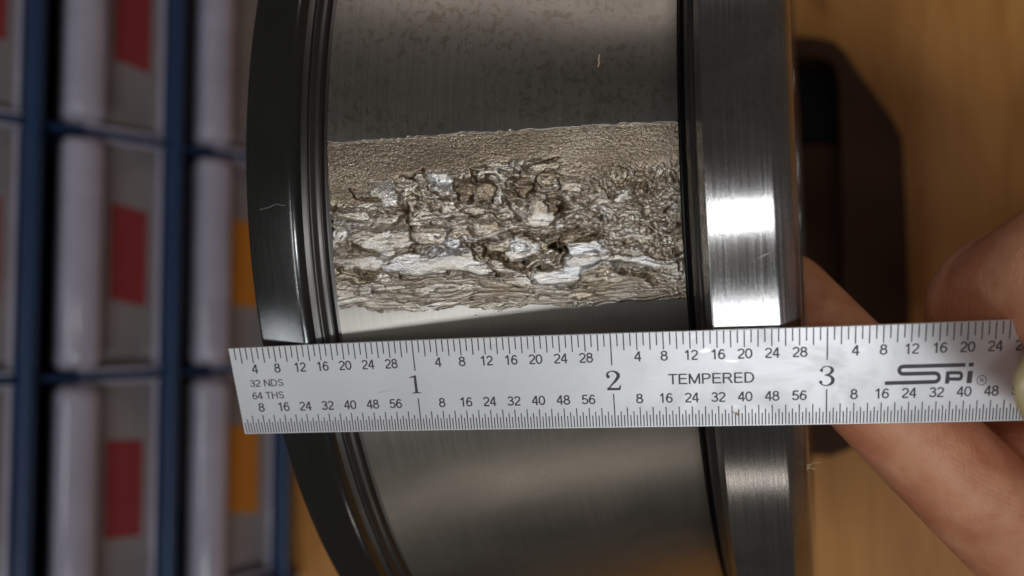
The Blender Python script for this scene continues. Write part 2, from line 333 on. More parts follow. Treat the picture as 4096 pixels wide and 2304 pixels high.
# ---- the spalled area: a real height field on the raceway cone
rng = np.random.default_rng(11)
SPALL_TOP=[(-0.6,6.29),(2.83,6.47),(9.84,6.88),(20.14,7.32),(30.95,7.89),(43.59,8.34),(44.46,8.4)]
SPALL_LOW=[(-0.59,-12.92),(0.73,-13.7),(2.73,-14.08),(5.22,-14.64),(10.38,-15.09),(12.99,-15.17),(20.2,-15.94),(24.54,-16.05),(32.31,-16.57),(39.01,-16.88),(44.02,-17.14)]
PLATES=[([(11.87,2.54),(14.13,2.72),(16.37,2.12),(15.34,1.11),(15.53,-0.45),(14.01,-0.64),(12.55,0.45)],0.08,0.3),
([(10.08,1.32),(11.6,1.78),(12.02,-0.29),(13.73,-1.4),(12.45,-1.85),(10.99,-1.01)],0.1,0.5),
([(13.73,-1.4),(14.98,-1.46),(15.93,-2.55),(13.91,-2.7)],0.1,0.6),
([(10.8,-4.31),(13.84,-3.98),(14.21,-6.07),(13.36,-7.3),(11.09,-7.39),(10.45,-5.82)],0.04,0.5),
([(14.36,-3.75),(17.62,-3.69),(17.5,-5.77),(15.19,-6.4),(14.35,-5.82)],-0.02,0.55),
([(17.84,-4.22),(20.36,-4.12),(21.28,-5.5),(19.94,-6.73),(18.19,-6.61)],0.03,0.5),
([(20.45,-2.27),(22.73,-1.87),(23.42,-2.97),(22.59,-4.52),(20.86,-4.15)],0.08,0.5),
([(23.67,-2.99),(25.97,-2.04),(27.44,-2.67),(27.09,-4.82),(24.06,-5.16)],0.03,0.55),
([(25.61,1.49),(27.64,2.23),(28.86,1.36),(27.81,0.04),(26.3,-0.17)],0,0.85),
([(26.79,-0.46),(28.78,-0.69),(28.94,-2.75),(27.42,-3.21)],-0.03,0.9),
([(30.1,1.03),(31.32,0.42),(31.02,-0.95),(29.77,-0.88)],-0.05,0.8),
([(32.01,-1.27),(34.01,-1.1),(34.95,-2.56),(32.66,-3.53)],0,0.45),
([(35.27,-0.89),(37.52,-0.73),(37.7,-2.44),(35.44,-2.87)],0,0.4),
([(29.18,-7.7),(33.69,-7.79),(34.34,-9.53),(31.04,-10.07),(29.07,-9.35)],0.12,0.2),
([(22.71,-6.67),(25.68,-7.43),(26.07,-9.09),(23.53,-9.42),(22.11,-8.23)],0.1,0.3),
([(34.62,-8.99),(37.15,-8.64),(39.12,-9.39),(38.55,-10.49),(35.04,-10.44)],0.08,0.4),
([(4.33,-11.95),(7.07,-12.45),(8.49,-13.35),(5.47,-13.07)],0.1,0.5),
([(9.69,-11.65),(12.73,-11.66),(14.69,-12.37),(11.6,-12.87)],0.1,0.4),
([(16.77,-11.77),(20.77,-12.41),(22.71,-13.42),(18.21,-12.7)],0.08,0.6),
([(23.18,-13.74),(26.93,-14.41),(30.72,-14.54),(28.14,-15.1),(24.37,-14.69)],0.05,0.5),
([(0.26,-3.94),(1.75,-4.28),(1.62,-5.99),(0.12,-5.9)],0.08,0.4),
([(16.48,-1.54),(18.98,-1.67),(19.91,-3.03),(17.89,-3.44),(16.41,-2.84)],0,0.6),
([(3.61,-6.37),(7.78,-7.79),(9.08,-7.25),(10.07,-7.58),(8,-8.19),(6.72,-8.35)],0.05,0.5),
([(5.85,-8.87),(7.09,-8.54),(7.67,-7.8),(9.74,-7.78),(11.11,-7.97),(14.57,-7.7),(17.35,-7.46),(17.52,-8.55),(18.05,-9.49),(18.89,-9.83),(19.75,-10.91),(19.26,-11.6),(16.85,-11.47),(14.3,-10.97),(12.21,-11.15),(9.47,-10.82),(7.45,-10.21),(5.77,-9.73)],0.18,0.27),
([(1.88,-4.68),(2.78,-4.15),(5.37,-4.04),(8.29,-4.04),(9.67,-4.04),(10.3,-4.86),(10.32,-6.95),(8.74,-7.36),(8.01,-7.83),(6.77,-8.25),(5.97,-7.51),(4.8,-7.08),(3.26,-6.89),(2.28,-6.23),(1.75,-5.35)],0.16,0.42),
([(0.25,-7.78),(1.81,-7.64),(3.41,-7.15),(4.78,-7.25),(6.27,-8.04),(6.57,-8.58),(5.76,-8.87),(5.59,-9.72),(3.2,-9.44),(1.01,-8.85),(0.17,-8.62)],0.1,0.6),
([(4.79,1.61),(7.88,1.5),(8.2,0.79),(8.45,-1.29),(7.22,-1.75),(6.05,-1.17),(4.74,0.25)],0.1,0.15),
([(18.25,1.45),(19.54,1.58),(20.71,0.8),(21.19,0.06),(20.46,-1.18),(20.23,-2.25),(18.9,-1.46),(17.91,-0.69),(18.12,0.37)],0.12,0.9),
([(11.92,-0.41),(12.93,-0.81),(13.56,-2.07),(12.86,-2.21),(11.88,-1.28)],0.1,0.7),
([(23.09,1.43),(24.8,1.55),(25.45,0.6),(25.05,-1.04),(24.5,-1.84),(23.52,-0.78),(22.88,0.34)],0.1,0.95),
([(24.89,-0.67),(26.26,-0.55),(27.26,-1.16),(28.08,-2.13),(28.38,-3.08),(27.45,-4.51),(27.06,-5.42),(25.34,-5.48),(23.65,-5),(23.37,-3.88),(24.6,-3.23),(24.49,-2.12)],0.05,0.6),
([(27.45,-0.8),(28.82,-0.86),(28.92,-2.37),(28,-3.8),(27.32,-3.76),(26.87,-2.25)],0,1),
([(15.59,1.37),(17.82,1.46),(17.95,0.38),(17.53,-1.39),(15.81,-1.66),(15.53,-0.22)],-0.25,1),
([(21.97,-7.26),(24.04,-7.05),(24.84,-8.03),(24.91,-9.52),(24.17,-10.2),(22.47,-9.87),(20.84,-8.63)],0.12,0.2),
([(29.12,-8.19),(30.5,-8.11),(32.9,-8.12),(33.53,-9.13),(33.29,-10.26),(32.69,-11.55),(30.91,-12.34),(30.08,-14.18),(27.32,-14.08),(24.96,-13.26),(24.17,-12.43),(24.6,-11.35),(26.35,-10.95),(28.08,-10.93),(28.85,-9.67)],0.12,0.16),
([(33.79,-10.5),(35.55,-9.89),(37.23,-10.43),(39.6,-11.05),(41.63,-11.65),(41.93,-12.49),(40.37,-12.72),(37.82,-12.06),(35.45,-11.43),(34.08,-11.3)],0.15,0.3),
([(35.35,-12.99),(36.57,-12.82),(39.29,-13.41),(39.76,-14.26),(37.7,-14.03),(35.47,-13.79)],0.1,0.5),
([(40.16,-13.3),(43.24,-13.64),(43.36,-14.67),(41.13,-14.41)],0.1,0.2),
([(36.23,-6.85),(37.26,-6.73),(39.44,-7.69),(39.75,-8.3),(36.35,-7.73)],0.1,0.4),
([(35.43,-8.91),(36.81,-8.83),(37.24,-10.24),(35.87,-10.21)],0.08,0.5),
([(19.08,-7.23),(22.04,-6.72),(21.94,-8.17),(21.03,-8.83),(19.16,-8.5)],0.05,0.7),
([(19.12,-9.04),(20.32,-9.14),(21.79,-10.18),(23.39,-11.8),(19.94,-11.66),(19.92,-10.93)],0.08,0.5),
([(4.95,-2.48),(7.7,-2.46),(9.27,-2.02),(9.42,-2.38),(8.32,-3.7),(6.75,-4.04),(5.22,-3.78)],0.1,0.5),
([(0.18,-1.74),(2.07,-1.66),(4.63,-2.13),(4.73,-3.32),(1.97,-3.34),(0.63,-2.77)],0.05,0.4),
([(9.6,-2.21),(11.13,-2.47),(11.4,-3.88),(11.16,-4.91),(10.32,-4.68),(9.51,-3.77)],0.1,0.6),
([(11.69,2.76),(13.75,2.86),(14.77,2.47),(14.54,0.88),(15.37,-0.04),(14.98,-1.08),(13.79,-0.76),(12.3,0.45)],0.1,0.2),
([(17.2,-4.4),(18.59,-4.13),(18.64,-6.11),(17.76,-6.41),(17.22,-5.48)],0.1,0.5),
([(10.65,-4.88),(14.06,-5.27),(13.78,-6.84),(11.18,-7.01),(10.51,-6.79)],0,0.4),
([(17.35,-7.46),(19.06,-7.58),(18.89,-9.74),(18.06,-9.4),(17.52,-8.55)],0.2,0.6),
([(23.41,-3.16),(24.42,-3.4),(24.35,-4.68),(23.12,-5.33)],-0.1,0.5),
([(28.72,1.01),(30.94,1.1),(31.23,-0.42),(29.84,-0.92),(28.66,-0.48)],-0.05,0.7)]
CRACKS=[([(2.7,0.67),(3.5,-0.55),(5.21,-0.88),(6.38,-1.36),(7.21,-2.09),(8.41,-1.98),(9.79,-1.87)],1),
([(5.75,-8.01),(6.59,-8.33),(7.08,-8.62),(7.86,-7.64),(11.12,-7.79),(14.58,-7.61),(17.7,-7.3),(20.82,-6.9),(24.12,-6.13)],1.3),
([(17.35,-7.46),(17.41,-8.9),(18.21,-9.69),(19.05,-9.94),(19.83,-11.01)],1),
([(20.84,-8.63),(21.78,-9.81),(23.08,-10.84),(24.04,-11.86),(24.48,-12.84)],1.6),
([(23.83,-10.17),(25.76,-9.59)],1.3),
([(27.23,-8.22),(28.62,-7.96),(29.09,-8.75),(28.09,-10.74),(25.82,-11.09)],1.5),
([(27.57,-8.25),(28.23,-8.68),(27.85,-9.21)],3),
([(24.46,-13.03),(26.13,-13.76),(28.17,-14.26),(30.25,-14.2),(30.47,-13.64),(31.13,-14.1),(33.41,-13.57)],1.2),
([(33.59,-10.87),(35.27,-11.61),(37.82,-12.06),(40.35,-12.92),(43.45,-13.05)],1.4),
([(35.36,-12.79),(36.75,-12.74),(39.46,-13.43),(39.56,-14.64),(43.35,-14.87)],1.1),
([(0.32,-8.8),(3.16,-9.87),(5.75,-9.9),(9.11,-10.88),(12.57,-11),(14.31,-10.8),(16.84,-11.56),(23.7,-12.02)],1.2),
([(9.61,-2.04),(8.32,-3.7),(5.36,-4.13)],1),
([(9.61,-2.04),(9.51,-3.77),(10.3,-4.86),(10.32,-6.95)],1.1),
([(0.1,-1.57),(0.47,-2.59),(1.46,-3.31),(3.86,-3.45)],1),
([(9.95,1.94),(10.93,0.51),(11.22,-0.73),(12.53,-2.02)],1),
([(11.69,2.76),(12.29,0.27),(13.79,-0.85),(14.97,-1.26)],1.1),
([(12.52,1.85),(13.35,1.11),(14.71,0.61)],0.9),
([(18.19,2.35),(18.03,0.2),(17.35,-1.74)],1.1),
([(21.4,2.05),(22.76,1.81),(23.63,2.15),(25.71,3.18),(28.8,3.83)],1),
([(28.99,-0.87),(28.92,-2.37),(28,-3.8),(27.26,-4.87)],1.2),
([(31.63,-2.9),(32.86,-2.21),(33.22,-1.66)],1),
([(17.21,-4.23),(17.47,-5.67),(18.26,-6.63)],1.1),
([(20.98,-6.64),(23.57,-6.28),(25.1,-6.57),(26.65,-6.5),(29.57,-6.34),(31.64,-6.12)],1.1),
([(30.53,-7.55),(32.96,-7.17),(33.27,-7.77)],1.3),
([(0.44,-9.31),(3.93,-10.79),(7.33,-11.43),(9.7,-11.99),(14.22,-11.86),(16.93,-12.48),(21.02,-13.24),(23.59,-13.31)],1),
([(4.33,-11.86),(5.82,-12.52),(8.93,-12.63),(10.58,-13.49),(14.04,-13.65),(17.55,-13.27),(23.53,-14.06)],1),
([(2.03,-12.18),(5.39,-13.18),(12.24,-14.19),(17.42,-14.54),(23.43,-15.18)],0.8),
([(20.51,-12.64),(23.88,-13.72),(27.26,-14.83),(32.46,-14.83),(35.92,-14.82),(43.31,-15.48)],1),
([(23.8,-14.65),(28.07,-15.5),(32.4,-15.6),(37.59,-15.61),(43.28,-16.09)],0.9),
([(25.57,-14.27),(30.77,-14.25),(34.24,-14.05)],0.9),
([(1.87,-4.85),(2.28,-6.23),(3.26,-6.89),(4.8,-7.08)],1.1),
([(8.2,0.79),(8.62,-1.3),(9.8,-1.7)],0.9),
([(10.15,-6.94),(9.44,-7.23),(8.07,-7.14)],1),
([(21.71,0.21),(22.27,-2.72),(23.37,-4.62)],1),
([(25.46,0.78),(25.05,-1.04),(24.49,-1.93)],0.9),
([(22.92,1.44),(22.37,0.37),(23.51,-0.97)],0.9)]
RIDGE=[(-0.29,-7.99),(2.11,-8.17),(4.7,-8.19),(7.56,-9.01),(10.99,-9.28),(16.17,-9.25),(18.15,-10.41),(20.68,-10.63),(23.15,-12.15),(24.99,-12.89),(27.41,-12.94),(30.25,-11.89),(32.6,-10.2),(36.18,-10.82),(39.57,-11.65),(43.61,-13.27)]

ULEN = (k1[0] - k0[0]) * MM
DU = .055
nu = int(ULEN / DU) + 1; nv = int((V1 - V0) / DU) + 1
u = np.linspace(0, ULEN, nu); v = np.linspace(V0, V1, nv)
U, Vv = np.meshgrid(u, v, indexing='ij')
FX = np.fft.fftfreq(nu, u[1] - u[0])[:, None]; FY = np.fft.rfftfreq(nv, v[1] - v[0])[None]
def gn(lu, lv, rot=0.0, seed=None):
    r = rng.standard_normal((nu, nv)); c, s = math.cos(rot), math.sin(rot)
    fx = FX * c + FY * s; fy = -FX * s + FY * c
    k = np.exp(-2 * (math.pi ** 2) * ((fx * lu) ** 2 + (fy * lv) ** 2))
    h = np.fft.irfft2(np.fft.rfft2(r) * k, s=(nu, nv)); h -= h.mean(); return h / h.std()
def sample(P, c):
    return np.interp(c, [p[0] for p in P], [p[1] for p in P])
def voronoi(cu, cv, warp, su=1.0, sv=1.0):
    """jittered-cell Voronoi: distances to the two nearest seeds, id and offset of the nearest"""
    X = (U + warp * gn(.7, .5)) / cu; Y = (Vv + warp * gn(.7, .5)) / cv
    gx = int(X.max()) + 8; gy = int(Y.max() - Y.min()) + 8; y0 = Y.min() - 3
    jx = rng.random((gx + 6, gy + 6)); jy = rng.random((gx + 6, gy + 6)); val = rng.standard_normal((gx + 6, gy + 6, 3))
    ix = np.floor(X).astype(int) + 3; iy = np.floor(Y - y0).astype(int)
    ix = np.clip(ix, 1, gx + 3); iy = np.clip(iy, 1, gy + 3)
    F1 = np.full(X.shape, 9.); F2 = np.full(X.shape, 9.); vv = np.zeros(X.shape + (3,)); ox = np.zeros(X.shape); oy = np.zeros(X.shape)
    for a in (-1, 0, 1):
        for b in (-1, 0, 1):
            dx = ix + a - 3 + jx[ix + a, iy + b] - X; dy = iy + b + jy[ix + a, iy + b] - (Y - y0)
            d = np.sqrt(dx * dx + dy * dy); near = d < F1
            F2 = np.where(near, F1, np.minimum(F2, d)); F1 = np.where(near, d, F1)
            vv[near] = val[ix + a, iy + b][near]; ox = np.where(near, dx, ox); oy = np.where(near, dy, oy)
    return F1, F2, vv, ox, oy
def seg_dist(P, X, Y):
    D = np.full(X.shape, 1e9)
    for (x0, y0), (x1, y1) in zip(P[:-1], P[1:]):
        dx, dy = x1 - x0, y1 - y0; t = np.clip(((X - x0) * dx + (Y - y0) * dy) / (dx * dx + dy * dy + 1e-9), 0, 1)
        D = np.minimum(D, np.hypot(X - x0 - t * dx, Y - y0 - t * dy))
    return D
def inside(P, X, Y):
    c = np.zeros(X.shape, bool)
    for (x0, y0), (x1, y1) in zip(P, P[1:] + P[:1]):
        if y0 == y1: continue
        c ^= ((y0 > Y) != (y1 > Y)) & (X < (x1 - x0) * (Y - y0) / (y1 - y0) + x0)
    return c
jag = .10 * gn(.25, .2) + .10 * gn(1.2, 1.)
top = sample(SPALL_TOP, u)[:, None]; low = sample(SPALL_LOW, u)[:, None]
din = np.minimum(top - Vv + jag * .8, Vv - low + jag * 1.6)
sp = smoothstep(-.04, .08, din)
q = np.clip((top - Vv) / (top - low), 0, 1)
uu = U / ULEN
qa = .20 + .13 * smoothstep(.35, .0, uu) + .025 * gn(3, .6)                 # fine rippled band along the top
wA = 1 - smoothstep(qa - .03, qa + .05, q)
wC = smoothstep(.80, .86, q + .012 * gn(3, .4))                            # thin laminations along the bottom
wR = smoothstep(.60, .72, uu + .03 * gn(2, 2)) * (1 - smoothstep(.66, .74, q))    # granular right side
wB = np.clip(1 - wA - wC, 0, 1)
fine1 = gn(.13, .055, .05); fine2 = gn(.075, .05); fine3 = gn(.35, .10, -.05)
wrinkle = -.024 * np.abs(fine1) - .011 * fine2 + .008 * fine3 - .02 * np.exp(-((gn(.7, .14, .06)) / .12) ** 2)
F1, F2, vv, ox, oy = voronoi(2.3, 1.15, .6)
big = .13 * vv[..., 0] + (.30 * vv[..., 1] * ox + .30 * vv[..., 2] * oy) - .28 * np.exp(-((F2 - F1) / .10) ** 2) - .22 * F1 ** 2
G1, G2, gv, gx_, gy_ = voronoi(.75, .55, .25)
gran = .06 * gv[..., 0] + .13 * gv[..., 1] * gx_ + .13 * gv[..., 2] * gy_ - .10 * np.exp(-((G2 - G1) / .15) ** 2) - .18 * G1 ** 2
stri = gn(.55, .055, .08)
ph = Vv * 1.15 + .55 * gn(4.0, .6) + .25 * gn(1.2, .3); sw = ph - np.floor(ph)
lam = .26 * sw - .16 * smoothstep(.86, 1, sw) + .03 * gn(.5, .12)
H = -.10 - .32 * smoothstep(.16, .45, q) * smoothstep(1.0, .80, q) + .07 * gn(3.2, 1.6) * (1 - wA)
H = H + wA * wrinkle + wC * (lam * .9 + .5 * wrinkle) + wB * ((1 - wR) * (big + .26 * gran + .014 * stri) + wR * (gran * .80 + .25 * big + .05 * gn(.8, .5)))
H = H + .006 * gn(.11, .06) * (1 - .3 * wA)
tone = .42 + .10 * gn(1.5, 1.0) + .10 * wB * vv[..., 0] + .08 * wB * gv[..., 1] + .22 * wR * .6 + .06 * wC
tone = tone * (1 - wA) + (.78 + .06 * gn(2, 1)) * wA
wx = U + .16 * gn(.5, .35) + .06 * gn(.14, .12); wy = Vv + .13 * gn(.5, .3) + .05 * gn(.14, .12); rimn = np.clip(.45 + .75 * gn(1.1, .6), 0, 1.6)
soft = gn(1.4, .5); soft2 = gn(.35, .10); grit = gn(.16, .08)
dull = .40 * wA + .12 * wC + .10 * wB
def clipbox(P, m):
    xs = [p[0] for p in P]; ys = [p[1] for p in P]
    a, b = np.searchsorted(u, [min(xs) - m, max(xs) + m]); c, d = np.searchsorted(v, [min(ys) - m, max(ys) + m])
    return slice(max(a, 0), min(b + 1, nu)), slice(max(c, 0), min(d + 1, nv))
for P, h, tn in PLATES:
    P = [(float(a), float(b)) for a, b in P]
    sl = clipbox(P, .8); X, Y = wx[sl], wy[sl]
    d = seg_dist(P + P[:1], X, Y); ins = inside(P, X, Y); sd = np.where(ins, d, -d)
    w = smoothstep(-.03, .10, sd)
    cx_, cy_ = np.mean([p[0] for p in P]), np.mean([p[1] for p in P])
    tilt = rng.uniform(-.035, .035) * (X - cx_) + (rng.uniform(-.05, .05) + (.10 if cy_ < -6.5 else 0)) * (Y - cy_)
    pl = -.30 + h + .09 * soft[sl] + .014 * soft2[sl] + .007 * grit[sl] + tilt - .13 * rimn[sl] * np.exp(-(np.clip(sd, 0, 9) / .16) ** 2) - .20 * np.exp(-(np.clip(sd, 0, 9) / .55) ** 2)
    H[sl] = H[sl] * (1 - w * .97) + pl * w * .97
    H[sl] -= .16 * rimn[sl] * np.exp(-((sd + .05) / .08) ** 2)
    dull[sl] = dull[sl] * (1 - w) + .22 * w
    tone[sl] = tone[sl] * (1 - w) + w * (tn * .9 + .10 * soft[sl] + .05 * soft2[sl])
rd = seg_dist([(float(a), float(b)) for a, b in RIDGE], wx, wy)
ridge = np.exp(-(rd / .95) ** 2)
for P, wdt in CRACKS:
    P = [(float(a), float(b)) for a, b in P]
    sl = clipbox(P, .8); X, Y = wx[sl], wy[sl]
    d = seg_dist(P, X, Y); k = .13 * wdt * (1 + .35 * soft[sl])
    H[sl] -= .44 * wdt * (1 - .55 * ridge[sl]) * np.exp(-(d / np.maximum(k, .06)) ** 2)
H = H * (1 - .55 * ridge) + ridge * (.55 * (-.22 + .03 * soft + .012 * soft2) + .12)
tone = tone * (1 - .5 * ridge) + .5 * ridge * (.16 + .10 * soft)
# a couple of small dents and pimples in the sound metal
Hs = np.zeros_like(H) + .0015 * gn(.5, 2.0)
for (a, b, r_, h_) in ((32.5, -19.2, .2, .05), (17.0, -16.6, .12, -.05), (29, 9.2, .2, .03)):
    Hs += h_ * np.exp(-((U - a) ** 2 + (Vv - b) ** 2) / r_ ** 2)
H = H * sp + Hs * (1 - sp)
edge = smoothstep(0, .3, np.minimum(np.minimum(U, ULEN - U), np.minimum(Vv - V0, V1 - Vv)))
edgev = smoothstep(0, .3, np.minimum(Vv - V0, V1 - Vv))
H = H * edgev
aa = k0[0] + U / MM; rr = k0[1] + (aa - k0[0]) * KS + H / MM; th = Vv / 88.0
VV = np.stack([aa, rr * np.sin(th), RING_R + rr * np.cos(th)], -1)
UV = np.stack([aa * MM, Vv], -1)
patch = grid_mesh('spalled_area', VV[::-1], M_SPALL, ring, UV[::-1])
patch['label'] = 'torn and flaked spalled band across the smooth raceway'
at_ = patch.data.attributes.new('tone', 'FLOAT', 'POINT'); at_.data.foreach_set('value', np.clip(tone, 0, 1)[::-1].ravel().astype(np.float32))
at_ = patch.data.attributes.new('dull', 'FLOAT', 'POINT'); at_.data.foreach_set('value', np.clip(dull, 0, 1)[::-1].ravel().astype(np.float32))
at_ = patch.data.attributes.new('spall', 'FLOAT', 'POINT'); at_.data.foreach_set('value', sp[::-1].ravel().astype(np.float32))

# ---------------------------------------------------------------- ruler: a bent ruled strip fitted to the graduations
CT = np.array([[0.00223, 0.00068, 0.01202], [-0.00982, -0.00636, -0.05308], [0.99423, 0.05998, -0.11933], [-1.49498, -0.31986, 4.19401]])
CB = np.array([[0.00104, -0.00057, 0.0079], [-0.00391, -0.00038, -0.02507], [0.98473, 0.05349, -0.16994], [-1.44906, -0.79354, 4.31971]])
def edge_pt(C, s):
    s = np.asarray(s, float); s1 = np.minimum(s, 3.9)
    p = ((C[0] * s1[..., None] + C[1]) * s1[..., None] + C[2]) * s1[..., None] + C[3]
    d = (3 * C[0] * 3.9 + 2 * C[1]) * 3.9 + C[2]
    return p + d * (s - s1)[..., None]
def ruler_pt(s, t, off=0.0):          # s inches along, t 0..1 across, off towards the phone
    s = np.asarray(s, float); t = np.asarray(t, float)
    a = edge_pt(CT, s); b = edge_pt(CB, s); p = a + (b - a) * t[..., None]
    ds = (edge_pt(CT, s + .01) - edge_pt(CT, s - .01)); n = np.cross(ds, b - a); n /= np.linalg.norm(n, axis=-1)[..., None]
    n = np.where((n[..., 2] > 0)[..., None], -n, n)
    p = p + n * np.asarray(off)[..., None] if np.ndim(off) else p + n * off
    return (p - PC) @ ROT.T + np.array([0, 0, RING_R])
rul = empty('steel_ruler', ruler_pt(2.0, .5)); tag(rul, 'satin steel inch ruler held across the bearing ring by two fingers', 'ruler')
TH = .016
ss = np.linspace(0, 6.1, 123); tt = np.linspace(0, 1, 9)
loop = [(t, 0.0) for t in tt] + [(t, -TH) for t in tt[::-1]]
T_ = np.array([l[0] for l in loop]); O_ = np.array([l[1] for l in loop])
# tiny bevel on the long edges
SS, TT = np.meshgrid(ss, T_, indexing='ij'); _, OO = np.meshgrid(ss, O_, indexing='ij')
VR = ruler_pt(SS, TT, OO)
nr, nc = VR.shape[:2]
fc = []
for i in range(nr - 1):
    for j in range(nc):
        j2 = (j + 1) % nc; fc.append((i * nc + j, i * nc + j2, (i + 1) * nc + j2, (i + 1) * nc + j))
fc.append(tuple(range(nc))[::-1]); fc.append(tuple((nr - 1) * nc + j for j in range(nc)))
blade = mesh('blade', VR.reshape(-1, 3), fc, M_SATIN, rul, smooth=False)
mod = blade.modifiers.new('bevel', 'BEVEL'); mod.width = .0025 * IN; mod.segments = 2; mod.limit_method = 'ANGLE'; mod.angle_limit = 1.0
def strip_mesh(name, polys, parent=rul, off=.0008, h=.0006):
    """flat marks given as (s,t) polygons; each gets a hair of thickness"""
    vs, fs = [], []
    for P in polys:
        n = len(P); b = len(vs)
        a = np.array(P, float); top_ = ruler_pt(a[:, 0], a[:, 1], off)
        vs += top_.tolist(); fs.append(tuple(range(b, b + n)))
    return mesh(name, vs, fs, M_ETCH, parent, smooth=False)
HW = .489
def tick(s, t0, t1, w=.0056):
    n = 3; out = []
    for k in range(n):
        a = t0 + (t1 - t0) * k / n; b = t0 + (t1 - t0) * (k + 1) / n
        out.append([(s - w / 2, a), (s + w / 2, a), (s + w / 2, b), (s - w / 2, b)])
    return out
top_t, bot_t, inch = [], [], []
for k in range(1, 6 * 32 + 1):
    s = k / 32
    if k % 32 == 0: inch += tick(s, .004, .330, .0060)
    else: top_t += tick(s, .004, .178 if k % 2 == 0 else .133)
for k in range(1, 6 * 64 + 1):
    s = k / 64
    if k % 64 == 0: inch += tick(s, .632, .985, .0058)
    else: bot_t += tick(s, .780 if k % 4 == 0 else .822 if k % 2 == 0 else .862, .985, .0052)
o = strip_mesh('thirty_second_graduations', top_t); o['kind'] = 'stuff'
o = strip_mesh('sixty_fourth_graduations', bot_t); o['kind'] = 'stuff'
for q_ in range(0, len(inch), 3): strip_mesh('inch_mark', inch[q_:q_ + 3])
def stroke(pts, ws):
    """polygon quads along a centre line with varying width, in inches (x, y down)"""
    pts = np.array(pts, float); n = len(pts); out = []
    d = np.gradient(pts, axis=0); d /= np.linalg.norm(d, axis=1)[:, None] + 1e-9; nn = np.stack([-d[:, 1], d[:, 0]], 1)
    L = pts + nn * np.array(ws)[:, None] / 2; R = pts - nn * np.array(ws)[:, None] / 2
    for i in range(n - 1): out.append([tuple(L[i]), tuple(R[i]), tuple(R[i + 1]), tuple(L[i + 1])])
    return out
# upright grotesque figures and capitals drawn as strokes on a box of height 1 (x right, y down)
def ell(cx_, cy_, rx, ry, a0, a1, n=12): return [(cx_ + rx * math.cos(math.radians(a)), cy_ + ry * math.sin(math.radians(a))) for a in np.linspace(a0, a1, n)]
Q = .065
GL = {
 '0': (.60, [ell(.30, .5, .235, .435, -90, 270, 22)]),
 '1': (.60, [[(.37, 0), (.37, 1.0)], [(.13, .25), (.24, .20), (.33, .10), (.36, .02)]]),
 '2': (.60, [ell(.30, .285, .22, .22, -172, 20, 9) + [(.46, .47), (.30, .64), (.15, .79), (.09, .935)], [(.07, .94), (.55, .94)]]),
 '3': (.60, [ell(.29, .265, .20, .20, -165, 85, 10) + [(.24, .465)], [(.26, .465)] + ell(.29, .70, .235, .235, -80, 165, 12)]),
 '4': (.60, [[(.42, 0.0), (.42, 1.0)], [(.40, .03), (.06, .66)], [(.04, .70), (.58, .70)]]),
 '5': (.60, [[(.53, .06), (.16, .06)], [(.17, .04), (.10, .50)]  , [(.09, .51)] + ell(.29, .665, .235, .265, -130, 160, 12)]),
 '6': (.60, [ell(.33, .30, .20, .24, -25, -110, 6) + [(.16, .25), (.085, .50), (.09, .66)], ell(.31, .67, .22, .265, -180, 180, 18)]),
 '8': (.60, [ell(.30, .255, .19, .20, -90, 270, 16), ell(.30, .70, .23, .245, -90, 270, 18)]),
 'N': (.76, [[(.11, 1), (.11, 0)], [(.11, .03), (.65, .97)], [(.65, 1), (.65, 0)]]),
 'D': (.76, [[(.11, 0), (.11, 1)], [(.08, .06), (.36, .06)] + ell(.36, .5, .29, .44, -85, 85, 9) + [(.08, .94)]]),
 'S': (.70, [ell(.35, .27, .23, .21, -15, -200, 9) + [(.22, .42), (.40, .50), (.55, .60)] + ell(.35, .725, .25, .215, -15, 170, 9)]),
 'T': (.66, [[(.33, 0), (.33, 1)], [(.02, .06), (.64, .06)]]),
 'H': (.76, [[(.11, 0), (.11, 1)], [(.65, 0), (.65, 1)], [(.11, .47), (.65, .47)]]),
 'E': (.70, [[(.12, 0), (.12, 1)], [(.12, .06), (.64, .06)], [(.12, .47), (.60, .47)], [(.12, .94), (.65, .94)]]),
 'M': (.88, [[(.11, 1), (.11, 0)], [(.12, .03), (.44, .95)], [(.44, .95), (.76, .03)], [(.77, 0), (.77, 1)]]),
 'P': (.70, [[(.12, 0), (.12, 1)], [(.09, .06), (.38, .06)] + ell(.40, .29, .20, .23, -85, 85, 7) + [(.09, .53)]]),
 'R': (.76, [[(.12, 0), (.12, 1)], [(.09, .06), (.42, .06)] + ell(.43, .27, .19, .21, -85, 85, 7) + [(.09, .49)], [(.40, .50), (.50, .60), (.68, 1)]]),
 ' ': (.32, []),
}
def put_text(name, body, s0, s1, t0, t1, sw=.135):
    asp = sum(GL[c][0] for c in body); hgt = (t1 - t0) * HW; kx = (s1 - s0) / (asp * hgt - .04 * hgt); out = []; x0 = -.04
    for c in body:
        adv, sts = GL[c]
        for pl in sts:
            for P in stroke(pl, [sw] * len(pl)): out.append([(s0 + (x0 + x) * hgt * kx, t0 + y * (t1 - t0)) for x, y in P])
        x0 += adv
    return strip_mesh(name, out)
def num_at(n, s, t0, t1):
    body = str(n); hgt = (t1 - t0) * HW; w = .66 * hgt * len(body)
    put_text('number', body, s - w / 2, s + w / 2, t0, t1)
for i in range(0, 5):
    for n in (4, 8, 12, 16, 20, 24, 28): num_at(n, i + n / 32 + .003, .192, .296)
    for n in (8, 16, 24, 32, 40, 48, 56): num_at(n, i + n / 64 + .001, .636, .739)
put_text('scale_legend', '32 NDS', .085, .275, .368, .448, .12)
put_text('scale_legend', '64 THS', .086, .266, .510, .592, .12)
put_text('grade_marking', 'TEMPERED', 2.268, 2.672, .436, .545, .125)
